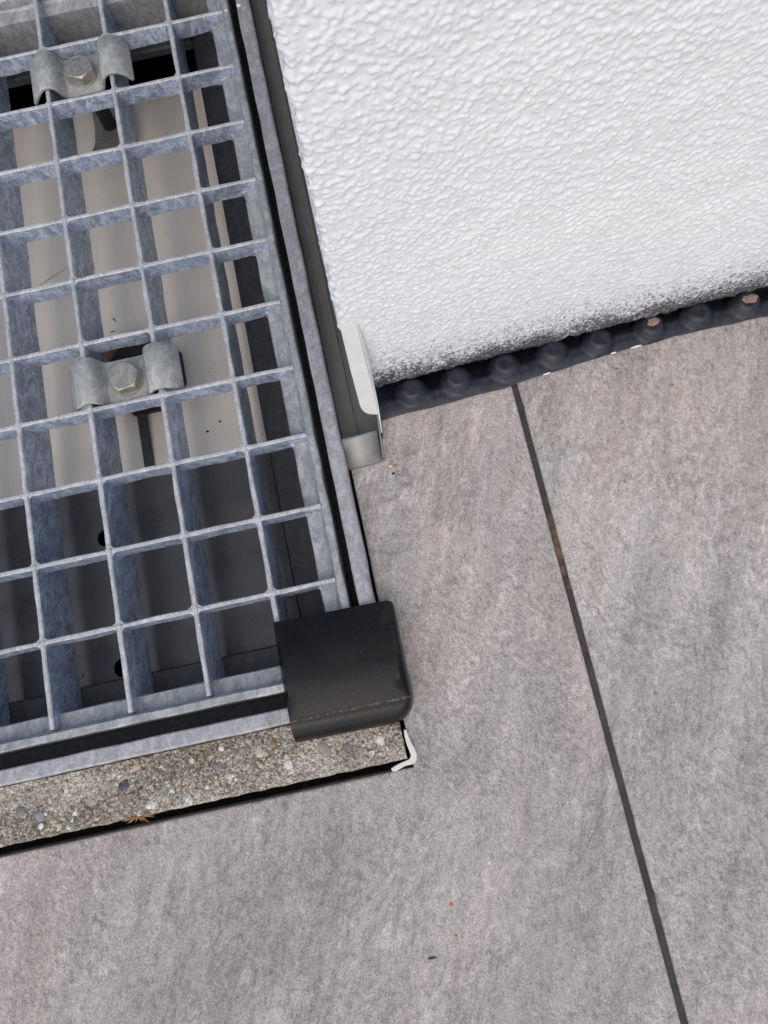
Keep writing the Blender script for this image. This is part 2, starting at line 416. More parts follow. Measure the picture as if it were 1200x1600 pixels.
# counter-clockwise outlines
slabL = [(-378, -520), (JX0, -520), (JX0, 79.6), (162.4, 77.2), (160.6, 60.5), (143.6, 60.5), (143.6, -82.2), (-378, -82.2)]
slabR = [(JX1, -520), (826, -520), (826, 104.4), (JX1, 79.8)]
for i, pts in enumerate((slabL, slabR, [(-378, -1124), (JX0, -1124), (JX0, -523.6), (-378, -523.6)], [(JX1, -1124), (826, -1124), (826, -523.6), (JX1, -523.6)])):
    build('paving_tile', *slab(pts, 11+i), M_tile, pave)
# joint filler, a little below the tiles
build('joint_filler', *box(JX0-0.3, JX1+0.3, -1124, 79.4, TZ-12, TZ-1.5), M_joint, pave)
build('joint_filler', *box(-378, JX0-0.4, -523.8, -519.8, TZ-12, TZ-1.6), M_joint, pave)
build('joint_filler', *box(JX1+0.4, 826, -523.8, -519.8, TZ-12, TZ-1.6), M_joint, pave)

# ------------------------------------------------------------------ concrete rim of the light shaft
rim = empty('concrete_shaft_rim', (40, -66, TZ)); tag(rim, 'sandy exposed aggregate concrete rim in front of the steel grating', 'concrete rim')
CY0, CY1 = -78.4, -54.9
xs = np.concatenate([np.linspace(-640, -70, 60)[:-1], np.arange(-70, 142.31, 0.6)]); ys = np.arange(CY0, CY1 + 0.4, 0.6)
nx, ny = len(xs), len(ys)
H = 0.35*fnoise((ny, nx), 6, seed=3) + 0.30*fnoise((ny, nx), 3.2, seed=4) + 0.35*fnoise((ny, nx), 40, seed=5)
XX, YY = np.meshgrid(xs, ys)
edge = np.minimum(YY - CY0, 142.2 - XX); drop = np.clip(1.6 - edge, 0, 1.6) ** 2 * 0.55
wob = fnoise((1, nx), 22, seed=6)[0] * 0.10
YY = YY + wob[None, :] * np.clip(1 - (YY - CY0) / 5, 0, 1)
ZZ = TZ + 0.6 + np.clip(H, -1.3, 1.0) * 0.55 - drop
V = np.stack([XX, YY, ZZ], -1).reshape(-1, 3)
# skirt to the bottom on the outer sides
front = np.stack([xs, YY[0] + 0.2, np.full(nx, -200.0)], -1); right = np.stack([np.full(ny, 142.2), ys, np.full(ny, -200.0)], -1)
F = grid_faces(ny, nx).tolist(); n0 = len(V); V = np.concatenate([V, front, right])
for i in range(nx-1): F.append((i+1, i, n0+i, n0+i+1))
n1 = n0 + nx
for j in range(ny-1): F.append((j*nx+nx-1, n1+j, n1+j+1, (j+1)*nx+nx-1)[::-1])
me = np_mesh('concrete', V - np.array([40, -66, TZ]), F); link('concrete_body', me, M_conc, rim)
# body under the frame on the near and the right hand side
build('shaft_wall', *box(-640, 142.2, -54.85, -48.2, -200, TZ-31), M_conc, rim)
build('shaft_wall', *box(135.6, 142.2, -48.1, 372, -200, TZ-31), M_conc, rim)
# pebbles showing in the surface
def pebble_mesh(seed):
    r = random.Random(seed); V, F = [], []; nu, nv = 9, 6
    k = [r.uniform(0.75, 1.25) for _ in range(nu)]
    for j in range(1, nv):
        p = math.pi * j / nv
        for i in range(nu):
            a = 2*math.pi*i/nu; q = math.sin(p) ** 0.8 * (k[i]*0.5 + 0.5) * r.uniform(0.94, 1.06)
            V.append((q*math.cos(a), q*math.sin(a), math.cos(p)))
    V += [(0, 0, 1), (0, 0, -1)]; t_, b_ = len(V)-2, len(V)-1
    for j in range(nv-2):
        for i in range(nu):
            m = (i+1) % nu; F.append((j*nu+i, (j+1)*nu+i, (j+1)*nu+m, j*nu+m))
    for i in range(nu):
        m = (i+1) % nu; F.append((t_, i, m)); F.append((b_, (nv-2)*nu+m, (nv-2)*nu+i))
    return mesh_data('pebble', V, F, True)
pcols = [(0.62, 0.59, 0.54), (0.45, 0.40, 0.32), (0.30, 0.265, 0.22), (0.16, 0.155, 0.15), (0.06, 0.065, 0.07), (0.30, 0.20, 0.12), (0.22, 0.235, 0.24), (0.44, 0.33, 0.22)]
pm = []
for ci, c in enumerate(pcols):
    m = plain('pebble_stone', c, 0.6, 0, 0.4, 0.3, 0.5)
    for k in range(3):
        me = pebble_mesh(100 + ci*7 + k); me.materials.append(m); pm.append((ci, me))
def put_pebble(x, y, r, ci, flat=0.35, up=0.15):
    me = random.choice([q for c, q in pm if c == ci])
    s = (r*random.uniform(0.85, 1.25), r*random.uniform(0.7, 1.05), r*flat)
    link('pebble', me, None, rim, (x - 40, y + 66, 0.55 + up - s[2]*0.45), (random.uniform(-.2, .2), random.uniform(-.2, .2), random.uniform(0, 6.3)), s)
for x, y, r, ci in [(24.5,-64,2.4,4),(30.1,-67,1.5,4),(42.7,-73,1.7,6),(54.1,-60.6,1.5,0),(64.1,-65.8,2.1,6),(68.3,-70.3,1.7,0),(58.2,-72.3,1.3,0),
                    (84.6,-59.1,1.4,4),(82.3,-63.1,2.4,1),(99.3,-67.2,1.5,1),(109.3,-67.6,3.0,2),(118.7,-68.6,2.2,3),(116.6,-74.7,1.1,5),(30.1,-58.4,1.8,7),
                    (-12.2,-69.8,2.4,6),(11.6,-75,1.6,7),(0,-62,1.2,0),(-12.1,-73.6,1.4,0),(18,-63,1.8,2),(93,-70.5,2.2,0),(133,-69,2.2,0),(128,-73,1.6,0),
                    (10,-68,2.6,2),(-20,-66,3.0,3),(47,-63,1.6,3),(76,-66,1.4,3),(88,-61,2.2,5),(35,-75,1.5,0),(-5,-75.4,1.8,1),(3,-71,1.7,0)]:
    put_pebble(x, y, r, ci)
for _ in range(230):
    put_pebble(random.uniform(-45, 141), random.uniform(-77.2, -55.6), random.choice([0.5, 0.6, 0.7, 0.8, 1.0, 1.3]), random.choice([0, 1, 1, 2, 2, 2, 3, 3, 6, 7]), random.uniform(0.4, 0.8), 0.05)

# ------------------------------------------------------------------ steel angle frame the grating lies in
fr = empty('angle_frame', (142, -54, -37)); tag(fr, 'galvanised steel angle frame around the grating, set in the concrete', 'steel frame')
def wavy(n, amp, seed): return fnoise((1, max(8, n)), 9, seed=seed)[0][:n] * amp
def strip_up(a0, a1, t0, t1, along, z0, z1, seed, bev=(0.5, 1.1)):
    """upright leg running from a0 to a1, across t0..t1"""
    n = int(abs(a1 - a0) / 4) + 1; st = np.linspace(a0, a1, n); w1 = wavy(n, 0.10, seed); w2 = wavy(n, 0.10, seed+1); w3 = wavy(n, 0.06, seed+2)
    V, F = [], []
    sg = 1 if t1 > t0 else -1
    prof = lambda i: [(t0, z0), (t0+w1[i], z1-bev[0]), (t0+sg*bev[0]+w1[i], z1+w3[i]), (t1-sg*bev[1]+w2[i], z1+w3[i]), (t1-sg*0.3*bev[1]+w2[i], z1-0.4*bev[1]), (t1+w2[i], z1-1.4*bev[1]), (t1, z0)]
    for i, s in enumerate(st):
        for t_, z in prof(i): V.append((t_, s, z) if along == 'y' else (s, t_, z))
    m = 7
    for i in range(n-1):
        for j in range(m):
            k = (j+1) % m; F.append((i*m+j, (i+1)*m+j, (i+1)*m+k, i*m+k) if along == 'y' else (i*m+j, i*m+k, (i+1)*m+k, (i+1)*m+j))
    F += [tuple(range(m)), tuple((n-1)*m+j for j in range(m-1, -1, -1))]
    return V, F
build('upright_leg', *strip_up(-54.6, 360, 135.3, 142.3, 'y', -38, 0, 20), M_frame, fr, smooth=False)
build('upright_leg', *strip_up(-560, 135.2, -48.0, -54.6, 'x', -38, -0.05, 30), M_frame, fr)
build('upright_leg', *strip_up(-560, 135.2, 346.5, 353, 'x', -38, 0, 40), M_frame, fr)
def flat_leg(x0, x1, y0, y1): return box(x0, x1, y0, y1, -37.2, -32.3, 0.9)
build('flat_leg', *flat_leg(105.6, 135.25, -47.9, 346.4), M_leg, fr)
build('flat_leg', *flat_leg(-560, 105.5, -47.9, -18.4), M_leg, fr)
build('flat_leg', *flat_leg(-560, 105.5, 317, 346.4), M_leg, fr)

# ------------------------------------------------------------------ plates below the grating
pl = empty('shaft_cover', (0, 20, -44)); tag(pl, 'dark glossy cover plate lying below the near end of the grating', 'cover plate')
def plate_with_holes(x0, x1, y0, y1, z, t, holes, n=28):
    import bmesh
    bm = bmesh.new()
    def loop(pts): 
        vs = [bm.verts.new((x*S, y*S, z*S)) for x, y in pts]
        return [bm.edges.new((vs[i], vs[(i+1) % len(vs)])) for i in range(len(vs))]
    ed = loop([(x0,y0),(x1,y0),(x1,y1),(x0,y1)])
    for cx, cy, rx, ry in holes: ed += loop([(cx + rx*math.cos(2*math.pi*i/n), cy + ry*math.sin(2*math.pi*i/n)) for i in range(n)])
    bmesh.ops.triangle_fill(bm, use_beauty=True, use_dissolve=False, edges=ed)
    for f in bm.faces:
        if f.normal.z < 0: f.normal_flip()
    r = bmesh.ops.extrude_face_region(bm, geom=bm.faces[:])
    for v in [q for q in r['geom'] if isinstance(q, bmesh.types.BMVert)]: v.co.z -= t*S
    bmesh.ops.recalc_face_normals(bm, faces=bm.faces[:])
    me = bpy.data.meshes.new('plate'); bm.to_mesh(me); bm.free()
    return me
me = plate_with_holes(-560, 134, -46, 78.5, -41.0, 2.0, [(18.5, 51.0, 4.1, 4.3), (18.2, -12.8, 4.0, 4.4)])
o = link('dark_plate', me, M_dark, None); o.parent = pl; o.location = (0, -20*S, 44*S)
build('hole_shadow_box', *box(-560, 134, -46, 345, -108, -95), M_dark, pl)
bs = tag(build('beige_sheet', [(-560,76.8,-40.8),(111.5,76.8,-40.8),(111.5,320,-63.3),(-560,320,-63.3),(-560,76.8,-38.6),(111.5,76.8,-38.6),(111.5,320,-61),(-560,320,-61)], box(0,1,0,1,0,1)[1], M_beige, None, (0, 180, -40)), 'speckled beige sheet lying under the grating below both bolted clips', 'sheet')

# ------------------------------------------------------------------ grating
PT = 33.3
gr = empty('steel_grating', (0, 0, -32)); tag(gr, 'galvanised steel walkway grating with square mesh inside the angle frame', 'grating')
def bearing_mesh(seed):
    y0, y1 = -36.5, 335.0; n = 110; st = np.linspace(y0, y1, n)
    wl_, wr = wavy(n, 0.10, seed), wavy(n, 0.10, seed+1); zt = wavy(n, 0.07, seed+2); V, F = [], []
    for i, y in enumerate(st):
        a, b = 1.12 + wl_[i], 1.12 + wr[i]
        V += [(x, y, z + 32) for x, z in [(-a, -31.8), (-a, -0.55), (-a+0.45, zt[i]), (b-0.45, zt[i]), (b, -0.55), (b, -31.8)]]
    for i in range(n-1):
        for j in range(6): k = (j+1) % 6; F.append((i*6+j, (i+1)*6+j, (i+1)*6+k, i*6+k))
    F += [tuple(range(6)), tuple((n-1)*6+j for j in range(5, -1, -1))]
    return mesh_data('bearing_bar', V, F)
bms = [bearing_mesh(50 + 5*k) for k in range(4)]
def two_tone(me, ring, cols):
    me.materials.append(M_bar); me.materials.append(M_top)
    for p in me.polygons:
        if (p.index < ring and p.index % 6 in cols) or (p.index >= ring and p.normal.z > 0.6): p.material_index = 1
for m in bms: two_tone(m, 109*6, (1, 2, 3))
C0 = -8
for c in range(C0, 4): link('bearing_bar', bms[c % 4], None, gr, (c*PT, 0, 0))
def cross_mesh(seed):
    r = random.Random(seed); x0, x1 = C0*PT - 20, 127.6; n = 130; st = np.linspace(x0, x1, n)
    a_, b_ = wavy(n, 0.10, seed), wavy(n, 0.10, seed+1); zt = wavy(n, 0.08, seed+2); zb = wavy(n, 0.30, seed+3); V, F = [], []
    for i, x in enumerate(st):
        a, b = 0.98 + a_[i], 0.98 + b_[i]
        end = max(0.0, (x - 118.0) / 9.6)                     # runs out onto the edge flange
        V += [(x, y, z + 32) for y, z in [(-a, -10.4+zb[i]+3.4*end), (-a, -0.6), (-a+0.45, -0.12+zt[i]), (b-0.45, -0.12+zt[i]), (b, -0.6), (b, -10.4+zb[i]+3.4*end)]]
    for i in range(n-1):
        for j in range(6): k = (j+1) % 6; F.append((i*6+j, i*6+k, (i+1)*6+k, (i+1)*6+j))
    F += [tuple(range(5, -1, -1)), tuple((n-1)*6+j for j in range(6))]
    # zinc fillets in the corners of each crossing
    for c in range(C0, 4):
        for sx in (-1, 1):
            for sy in (-1, 1):
                q = r.uniform(1.1, 2.5); X, Y = c*PT + sx*0.9, sy*0.8; n0 = len(V)
                V += [(X, Y, 31.6), (X + sx*q, Y, 31.4), (X + sx*q*0.36, Y + sy*q*0.36, 31.45), (X, Y + sy*q, 31.4),
                      (X, Y, 21.5), (X + sx*q, Y, 21.5), (X + sx*q*0.36, Y + sy*q*0.36, 21.5), (X, Y + sy*q, 21.5)]
                fs = [(0,1,2,3), (1,5,6,2), (2,6,7,3), (7,6,5,4)]
                if sx*sy < 0: fs = [f[::-1] for f in fs]
                F += [tuple(n0+i for i in f) for f in fs]
    # lump of zinc on each crossing
    for c in range(C0, 4):
        rr_ = r.uniform(1.5, 2.3); n0 = len(V); cx = c*PT + r.uniform(-.3, .3); hz = r.uniform(0.15, 0.5)
        for q_, z_ in ((1.0, -0.5), (0.72, 0.55*hz), (0.35, hz)):
            for k in range(10):
                a = 2*math.pi*k/10; w_ = q_*rr_*(0.62 + 0.38*abs(math.cos(2*a)))*r.uniform(.93, 1.07); V.append((cx + w_*math.cos(a), w_*math.sin(a), 32 + z_))
        for j in (0, 1):
            for k in range(10): m_ = (k+1) % 10; F.append((n0+j*10+k, n0+j*10+m_, n0+j*10+10+m_, n0+j*10+10+k))
        F.append(tuple(n0+20+k for k in range(10)))
    NL = len(F)
    # larger fillet at the edge bar, on the near side
    q = r.uniform(1.4, 2.4)
    for sy, qq in ((-1, q), (1, q*0.55)):
        arc = [(120.4 - qq + qq*math.sin(t_), sy*(0.8 + qq*(1 - math.cos(t_)))) for t_ in np.linspace(0, math.pi/2, 6)]
        n0 = len(V); V += [(120.6, sy*0.7, 24.9)] + [(x, y, 24.75) for x, y in arc] + [(120.6, sy*0.7, 21)] + [(x, y, 21) for x, y in arc]
        for i in range(5):
            f1 = (n0, n0+2+i, n0+1+i); f2 = (n0+1+i, n0+2+i, n0+9+i, n0+8+i)
            F += [f1, f2] if sy < 0 else [f1[::-1], f2[::-1]]
    return mesh_data('cross_bar', V, F)
cms = [cross_mesh(200 + 7*k) for k in range(5)]
for m in cms: two_tone(m, 129*6, (1, 2, 3))
for r_ in range(0, 10): link('cross_bar', cms[(r_*3) % 5], None, gr, (0, r_*PT, 0))
EP = [(0.0, -31.9), (0.0, -8.2), (0.5, -7.4), (5.9, -6.5), (7.0, -5.6), (7.5, -1.2), (8.2, -0.1), (10.6, 0.0), (11.3, -0.7), (11.4, -31.9)]
def edge_bar(a0, a1, pos, along, sgn, seed, dz=0.0):
    n = int(abs(a1-a0)/3.5); st = np.linspace(a0, a1, n); w = [wavy(n, 0.16, seed+j) for j in range(len(EP))]; V, F = [], []; m = len(EP)
    for i, s in enumerate(st):
        for j, (d, z) in enumerate(EP):
            t_ = pos + sgn*(d + w[j][i]*(0.6 if j not in (0, 9) else 0)); zz = z + dz + (w[j][i]*0.8 if 2 <= j <= 6 else 0.25*w[j][i])
            V.append((t_, s, zz) if along == 'y' else (s, t_, zz))
    flip = (along == 'y') == (sgn > 0)
    for i in range(n-1):
        for j in range(m):
            k = (j+1) % m; f = (i*m+j, i*m+k, (i+1)*m+k, (i+1)*m+j); F.append(f[::-1] if flip else f)
    F += [tuple(range(m)), tuple((n-1)*m+j for j in range(m-1, -1, -1))]
    return V, F
build('edge_bar', *edge_bar(-41.2, 339.4, 119.9, 'y', 1, 300), M_edge, gr)
build('edge_bar', *edge_bar(-300, 119.6, -29.9, 'x', -1, 330, -0.06), M_edge, gr)
build('edge_bar', *edge_bar(-300, 119.6, 328.0, 'x', 1, 360, -0.06), M_edge, gr)

# ------------------------------------------------------------------ hold-down clips
def hexhead(cx, cy, z0, z1, af, rot):
    r = af / math.sqrt(3); V, F = [], []; n = 36
    for i in range(n):
        a = 2*math.pi*i/n; ph = (a % (math.pi/3)) - math.pi/6
        q = (af/2) / math.cos(ph); rc = af/2*0.97
        for rad, z in ((q, z0), (q, z1 - 0.25 - 0.9*max(0, q - af/2*1.02)), (min(q, rc), z1)):
            V.append((cx + rad*math.cos(a+rot), cy + rad*math.sin(a+rot), z))
    for i in range(n):
        k = (i+1) % n
        for j in range(2): F.append((i*3+j, k*3+j, k*3+j+1, i*3+j+1))
    F.append(tuple(i*3+2 for i in range(n)))
    return V, F
def make_clip(cy, half, label, rot, dx, tilt):
    t = empty('grating_clip', (50, cy, 2.6)); tag(t, label, 'clip', 'hold-down clips bolted over the grating bars')
    # bent strip: outer lip, hump over a bar, valley, hump over the next bar, outer lip
    P = [(23.4, -6.6), (26.0, -3.0), (28.4, -0.2), (30.6, 1.6), (33.4, 2.5), (36.3, 1.7), (38.3, -0.5), (39.6, -3.6), (40.8, -6.0), (42.6, -7.0), (50, -7.1), (57.6, -7.0),
         (59.2, -6.0), (60.2, -3.2), (61.4, -0.3), (63.6, 1.8), (66.8, 2.5), (70.0, 1.8), (72.6, 0.0), (74.6, -2.4), (76.4, -5.4)]
    # smooth by Catmull-Rom
    Q = []
    for i in range(len(P)-1):
        p0, p1, p2, p3 = (Vector(P[max(0, min(len(P)-1, k))]) for k in (i-1, i, i+1, i+2))
        for s in (0, 0.25, 0.5, 0.75):
            Q.append(0.5*((2*p1) + (p2-p0)*s + (2*p0-5*p1+4*p2-p3)*s*s + (3*p1-p0-3*p2+p3)*s**3))
    Q.append(Vector(P[-1])); n = len(Q); th = 1.7; V, F = [], []
    ysn = [-half, -half+0.4, half-0.4, half]
    for i, q in enumerate(Q):
        d = (Q[min(n-1, i+1)] - Q[max(0, i-1)]).normalized(); nn = Vector((-d.y, d.x))
        for j, y in enumerate(ysn):
            ins = 0.35 if j in (0, 3) else 0.0
            u = q - nn*ins; V.append((u.x + dx, cy + y + tilt*(u.x-50), u.y))
        for j, y in enumerate(ysn):
            u = q - nn*th; V.append((u.x + dx, cy + y + tilt*(u.x-50), u.y))
    m = 8
    for i in range(n-1):
        a, b = i*m, (i+1)*m
        for j in range(3): F.append((a+j, b+j, b+j+1, a+j+1)); F.append((a+4+j, a+5+j, b+5+j, b+4+j))
        F.append((a, a+4, b+4, b)); F.append((a+3, b+3, b+7, a+7))
    F += [(0,1,5,4),(1,2,6,5),(2,3,7,6)]; e = (n-1)*m; F += [(e+4,e+5,e+1,e),(e+5,e+6,e+2,e+1),(e+6,e+7,e+3,e+2)]
    o = build('saddle_strip', V, F, M_clip, t, smooth=True)
    bx, by = 50 + dx, cy + 0.2
    bo = build('bolt', *hexhead(bx, by, -6.4, -1.0, 13.2, rot), M_bolt, t)
    build('washer', *cyl(bx, by, -7.0, -6.4, 8.0, 32, 0.2), M_bolt, t)
    if label.startswith('upper'):                                                  # head marks of the far bolt
        marks = [box(bx-2.4+k*1.1, bx-2.1+k*1.1, by+3.2, by+4.8, -1.0, -0.9) for k in range(4)] + [cyl(bx-0.6+k*1.8, by-3.0, -1.0, -0.9, 0.32, 8) for k in range(2)]
        build('head_mark', *merge(*marks), M_leg, bo)
    build('shank', *cyl(bx, by, -47, -7.0, 3.9, 20), M_black, t)
    return t
c1 = make_clip(286.0, 11.6, 'upper weathered hex bolt clip over two grating bars, nearer the top edge', 0.62, 0.3, 0.02)
c2 = make_clip(113.6, 11.4, 'lower hex bolt clip with the black octagon beneath it', 0.12, 0.0, 0.0)
# lower bracket of the far clip
def bracket():
    P = [(37.5, 270), (40.6, 277), (41.6, 286), (41.2, 300), (59, 303), (62, 290), (60, 268)]; n = len(P)
    V = [(x, y, -45.0) for x, y in P] + [(x, y, -47.4) for x, y in P]
    return V, [tuple(range(n))[::-1], tuple(range(n, 2*n))] + [(i, (i+1) % n, n+(i+1) % n, n+i) for i in range(n)]
build('lower_bracket', *bracket(), M_bolt, c1)
# black octagon and strip in place of the dark hole and slot; rusty washer plate
def octa(cx, cy, r, z0, z1): 
    pts = [(cx + r*math.cos(math.pi/8 + math.pi/4*i), cy + r*math.sin(math.pi/8 + math.pi/4*i)) for i in range(8)]
    V = [(x, y, z0) for x, y in pts] + [(x, y, z1) for x, y in pts]
    return V, [tuple(range(7, -1, -1)), tuple(range(8, 16))] + [(i, (i+1) % 8, 8+(i+1) % 8, 8+i) for i in range(8)]
build('hole_octagon', *octa(50.8, 128.5, 21.5, -38.4, -35.4), M_black, c2)
build('rusty_plate', *octa(46, 139, 17.6, -52, -38.5), M_rust, c2)
build('slot_strip', *box(43.6, 48.4, 77.5, 112, -38.5, -36.6, 0.3), M_leg, c2)

# ------------------------------------------------------------------ black printed corner cap
cp = empty('corner_protector', (124, -38, TZ+1)); tag(cp, 'black printed plastic cap over the corner of the steel frame', 'corner cap')
def cap_mesh():
    V, F = [], []
    XL, XR0, YB, YC = 98.7, 148.0, -13.2, -54.2
    def ring(a, kx, ky, r, z, zb):
        # back-left, ..., along back, right side, rounded corner, front, left
        fx, fy = XR0 + kx, YC - ky; pts = []
        skew = 1.3
        nb, ns, nc, nf = 14, 12, 9, 14
        rb = 2.2
        for i in range(nb): pts.append((XL + (fx-rb-XL)*i/nb, YB, zb))
        for i in range(6): t_ = math.pi/2*i/6; pts.append((fx - rb + rb*math.sin(t_), YB - rb + rb*math.cos(t_), zb))
        for i in range(ns): u = i/ns; pts.append((fx, YB - rb + (fy+r-YB+rb)*u, zb + (z-zb)*min(1, u*1.6)))
        for i in range(nc): t_ = math.pi/2*i/nc; pts.append((fx - r + r*math.cos(t_), fy + r - r*math.sin(t_), z))
        for i in range(nf): u = i/nf; pts.append((fx - r + (XL-(fx-r))*u, fy, z))
        for i in range(ns): u = i/ns; pts.append((XL, fy + (YB-fy)*u, zb + (z-zb)*min(1, (1-u)*1.6)))
        return pts
    rings = []
    for k in range(12):
        a = math.pi/2*k/11
        rings.append(ring(a, 1.7*math.sin(a), 9.0*math.sin(a), 2.0 + 8.5*math.sin(a), 5.0 - 10.0*(1-math.cos(a)), 2.4 - 3.0*(1-math.cos(a))))
    rings.append(ring(0, 1.7, 9.0, 10.5, -6.6, -1.2))
    n = len(rings[0])
    for rg in rings: V += rg
    for k in range(len(rings)-1):
        for i in range(n): j = (i+1) % n; F.append((k*n+i, (k+1)*n+i, (k+1)*n+j, k*n+j))
    # domed top: shrinking copies of the first ring
    cx, cy = 124, -34; prev = 0; base = rings[0]
    for q, s in enumerate((0.93, 0.75, 0.5, 0.25)):
        n0 = len(V)
        for x, y, z in base:
            X, Y = cx + (x-cx)*s, cy + (y-cy)*s
            u = (Y - YC) / (YB - YC); V.append((X, Y, 2.4 + 2.6*min(1, (1-u)*1.6) + 3.0*math.sin(math.pi*min(1, max(0, u)))))
        for i in range(n): j = (i+1) % n; F.append((prev+i, prev+j, n0+j, n0+i)[::1])
        prev = n0
    F.append(tuple(prev+i for i in range(n))[::-1])
    return V, F
V, F = cap_mesh()
V = [(x + (y + 35)*0.012*0, y - (x-124)*0.02, z) for x, y, z in V]
cap = build('cap_shell', V, F, M_cap, cp, (0, -13, 0), smooth=True)
import bmesh
bm = bmesh.new(); bm.from_mesh(cap.data); bmesh.ops.recalc_face_normals(bm, faces=bm.faces[:]); bm.to_mesh(cap.data); bm.free()
try: cap.data.set_sharp_from_angle(angle=math.radians(38))
except Exception: pass
sm = cap.modifiers.new('shell', 'SOLIDIFY'); sm.thickness = 1.4*S; sm.offset = -1

# ------------------------------------------------------------------ base profile along the wall
sl = empty('base_profile', (147, 60, TZ)); tag(sl, 'taupe sheet metal base profile between the steel frame and the wall', 'metal profile')
def sheet(poly_stations, th):
    V, F = [], []; n = len(poly_stations[0])
    for p in poly_stations: V += p
    for i in range(len(poly_stations)-1):
        for j in range(n-1): F.append((i*n+j, i*n+j+1, (i+1)*n+j+1, (i+1)*n+j))
    return V, F
def solid(o, th): 
    m = o.modifiers.new('sheet', 'SOLIDIFY'); m.thickness = th*S; m.offset = -1; return o
prof = [(142.6, -13.0), (145.5, -13.6), (149.9, -14.0)]
solid(build('tray', *sheet([[(x, y, z) for x, z in prof] for y in (60.5, 61.5, 100, 420)], 1), M_sill, sl), 0.8)
prof2 = [(150.0, -15.2), (152, -15.6), (159.6, -15.6)]
solid(build('inner_tray', *sheet([[(x, y, z) for x, z in prof2] for y in (63.2, 64, 100, 420)], 1), M_sill, sl), 0.8)
ends = [[(142.7, 61.9, -13), (150.2, 62.3, -14), (158.2, 62.7, -15)], [(142.6, 60.9, -0.2), (150.2, 61.2, -0.3), (158.4, 61.7, -0.3)],
        [(142.5, 59.8, -0.5), (150.2, 60.2, -0.6), (158.5, 60.6, -0.6)], [(142.0, 54, -3.6), (150.2, 54.2, -3.7), (158.3, 54.6, -3.7)], [(141.6, 48.6, -6.6), (150, 48.8, -6.7), (158.0, 49.2, -6.7)], [(141.6, 48.2, -7.8), (150, 48.5, -7.8), (157.9, 48.9, -7.8)]]
M_sillend = plain('lit_sheet_metal', (0.27, 0.265, 0.245), 0.45, 0.25, 0.5, 0.15, 0.15)  # paler copy of the taupe metal, light on the end cap painted in
o = solid(build('end_cap', *sheet([q[::-1] for q in ends], 1), M_sillend, sl, smooth=True), 0.7)
build('side_flange', *merge(([(158.5,49.2,-7.9),(159.2,49.2,-7.9),(159.2,49.5,-3),(158.5,49.5,-3),(159.6,71,-7.9),(160.3,71,-7.9),(161.0,71,4),(160.3,71,4)],
      [(0,1,2,3),(7,6,5,4),(0,4,5,1),(1,5,6,2),(2,6,7,3),(3,7,4,0)])), M_sill, sl)

# ------------------------------------------------------------------ white corner tab
tb = empty('corner_flange', (156, 72, 4)); tag(tb, 'white coated metal flange at the foot of the wall corner', 'flange')
def tabpt(u, z):       # u: x, slanted plate
    return (u, 68.6 + (z - 8) * 0.193, z)
pts = [(152.4, 76), (152.9, 40), (153.6, 14), (153.9, 10.5), (154.8, 7.4), (156.2, 5.0), (158.0, 3.8), (160.6, 2.6), (160.4, 20), (159.6, 40), (158.9, 60), (158.3, 76)]
V = [tabpt(*p) for p in pts]; V += [(x + 0.1, y + 0.9, z) for x, y, z in V]; n = len(pts)
F = [tuple(range(n)), tuple(range(2*n-1, n-1, -1))] + [(i, n+i, n+(i+1) % n, (i+1) % n) for i in range(n)]
build('face_plate', V, F, M_whitetab, tb)
V = [(160.7, 67.4, 2.4), (161.4, 67.6, 2.4), (160.9, 60.8, -2.6), (160.3, 60.6, -2.6), (160.9, 69.2, 12), (161.5, 69.6, 12), (160.2, 76, 46), (160.9, 77.5, 46), (159.2, 80, 66), (159.8, 81, 66)]
build('folded_edge', V, [(0,1,5,4),(4,5,7,6),(6,7,9,8),(3,2,1,0)], M_whitetab, tb); solid(tb.children[-1], 0.5)

# ------------------------------------------------------------------ rendered wall
WROT = math.radians(2.35)
wl_o = empty('rendered_wall', (152, 80, -2)); tag(wl_o, 'white rough rendered house wall with dirty foot and chipped corner', 'wall')
step = 0.31
s_fine = np.arange(-6, 236, step); s_coarseB = np.linspace(-420, -7, 40); s_coarseA = np.linspace(238, 900, 50)
z_fine = np.arange(-1.0, 232, step); z_coarse = np.linspace(235, 1400, 60)
nsf, nzf = len(s_fine), len(z_fine)
def droplets(n, r0, r1, hk, seed):
    """rough-cast: overlapping rounded grains on a grid"""
    g = np.random.default_rng(seed); H = np.zeros((nzf, nsf)); cs = g.uniform(0, nsf, n); cz = g.uniform(0, nzf, n)
    rr = g.uniform(r0, r1, n)/step; ca = g.uniform(0.7, 1.35, n); th = g.uniform(-0.6, 0.6, n)
    for i in range(n):
        R_ = rr[i]*1.4; a0, a1 = max(0, int(cz[i]-R_)), min(nzf, int(cz[i]+R_)+2); b0, b1 = max(0, int(cs[i]-R_)), min(nsf, int(cs[i]+R_)+2)
        if a0 >= a1 or b0 >= b1: continue
        dz = np.arange(a0, a1)[:, None]-cz[i]; ds = np.arange(b0, b1)[None, :]-cs[i]
        c_, s_ = math.cos(th[i]), math.sin(th[i]); u = (ds*c_+dz*s_)/(rr[i]*ca[i]); v = (dz*c_-ds*s_)/(rr[i]/ca[i])
        q = np.clip(1-u*u-v*v, 0, None)**1.25*rr[i]*step*hk; W_ = H[a0:a1, b0:b1]; np.maximum(W_, q, out=W_)
    return H
def blur(A, sg_):
    fy = np.fft.fftfreq(A.shape[0])[:, None]; fx = np.fft.fftfreq(A.shape[1])[None, :]
    return np.fft.ifft2(np.fft.fft2(A)*np.exp(-2*(math.pi*sg_)**2*(fx*fx+fy*fy))).real
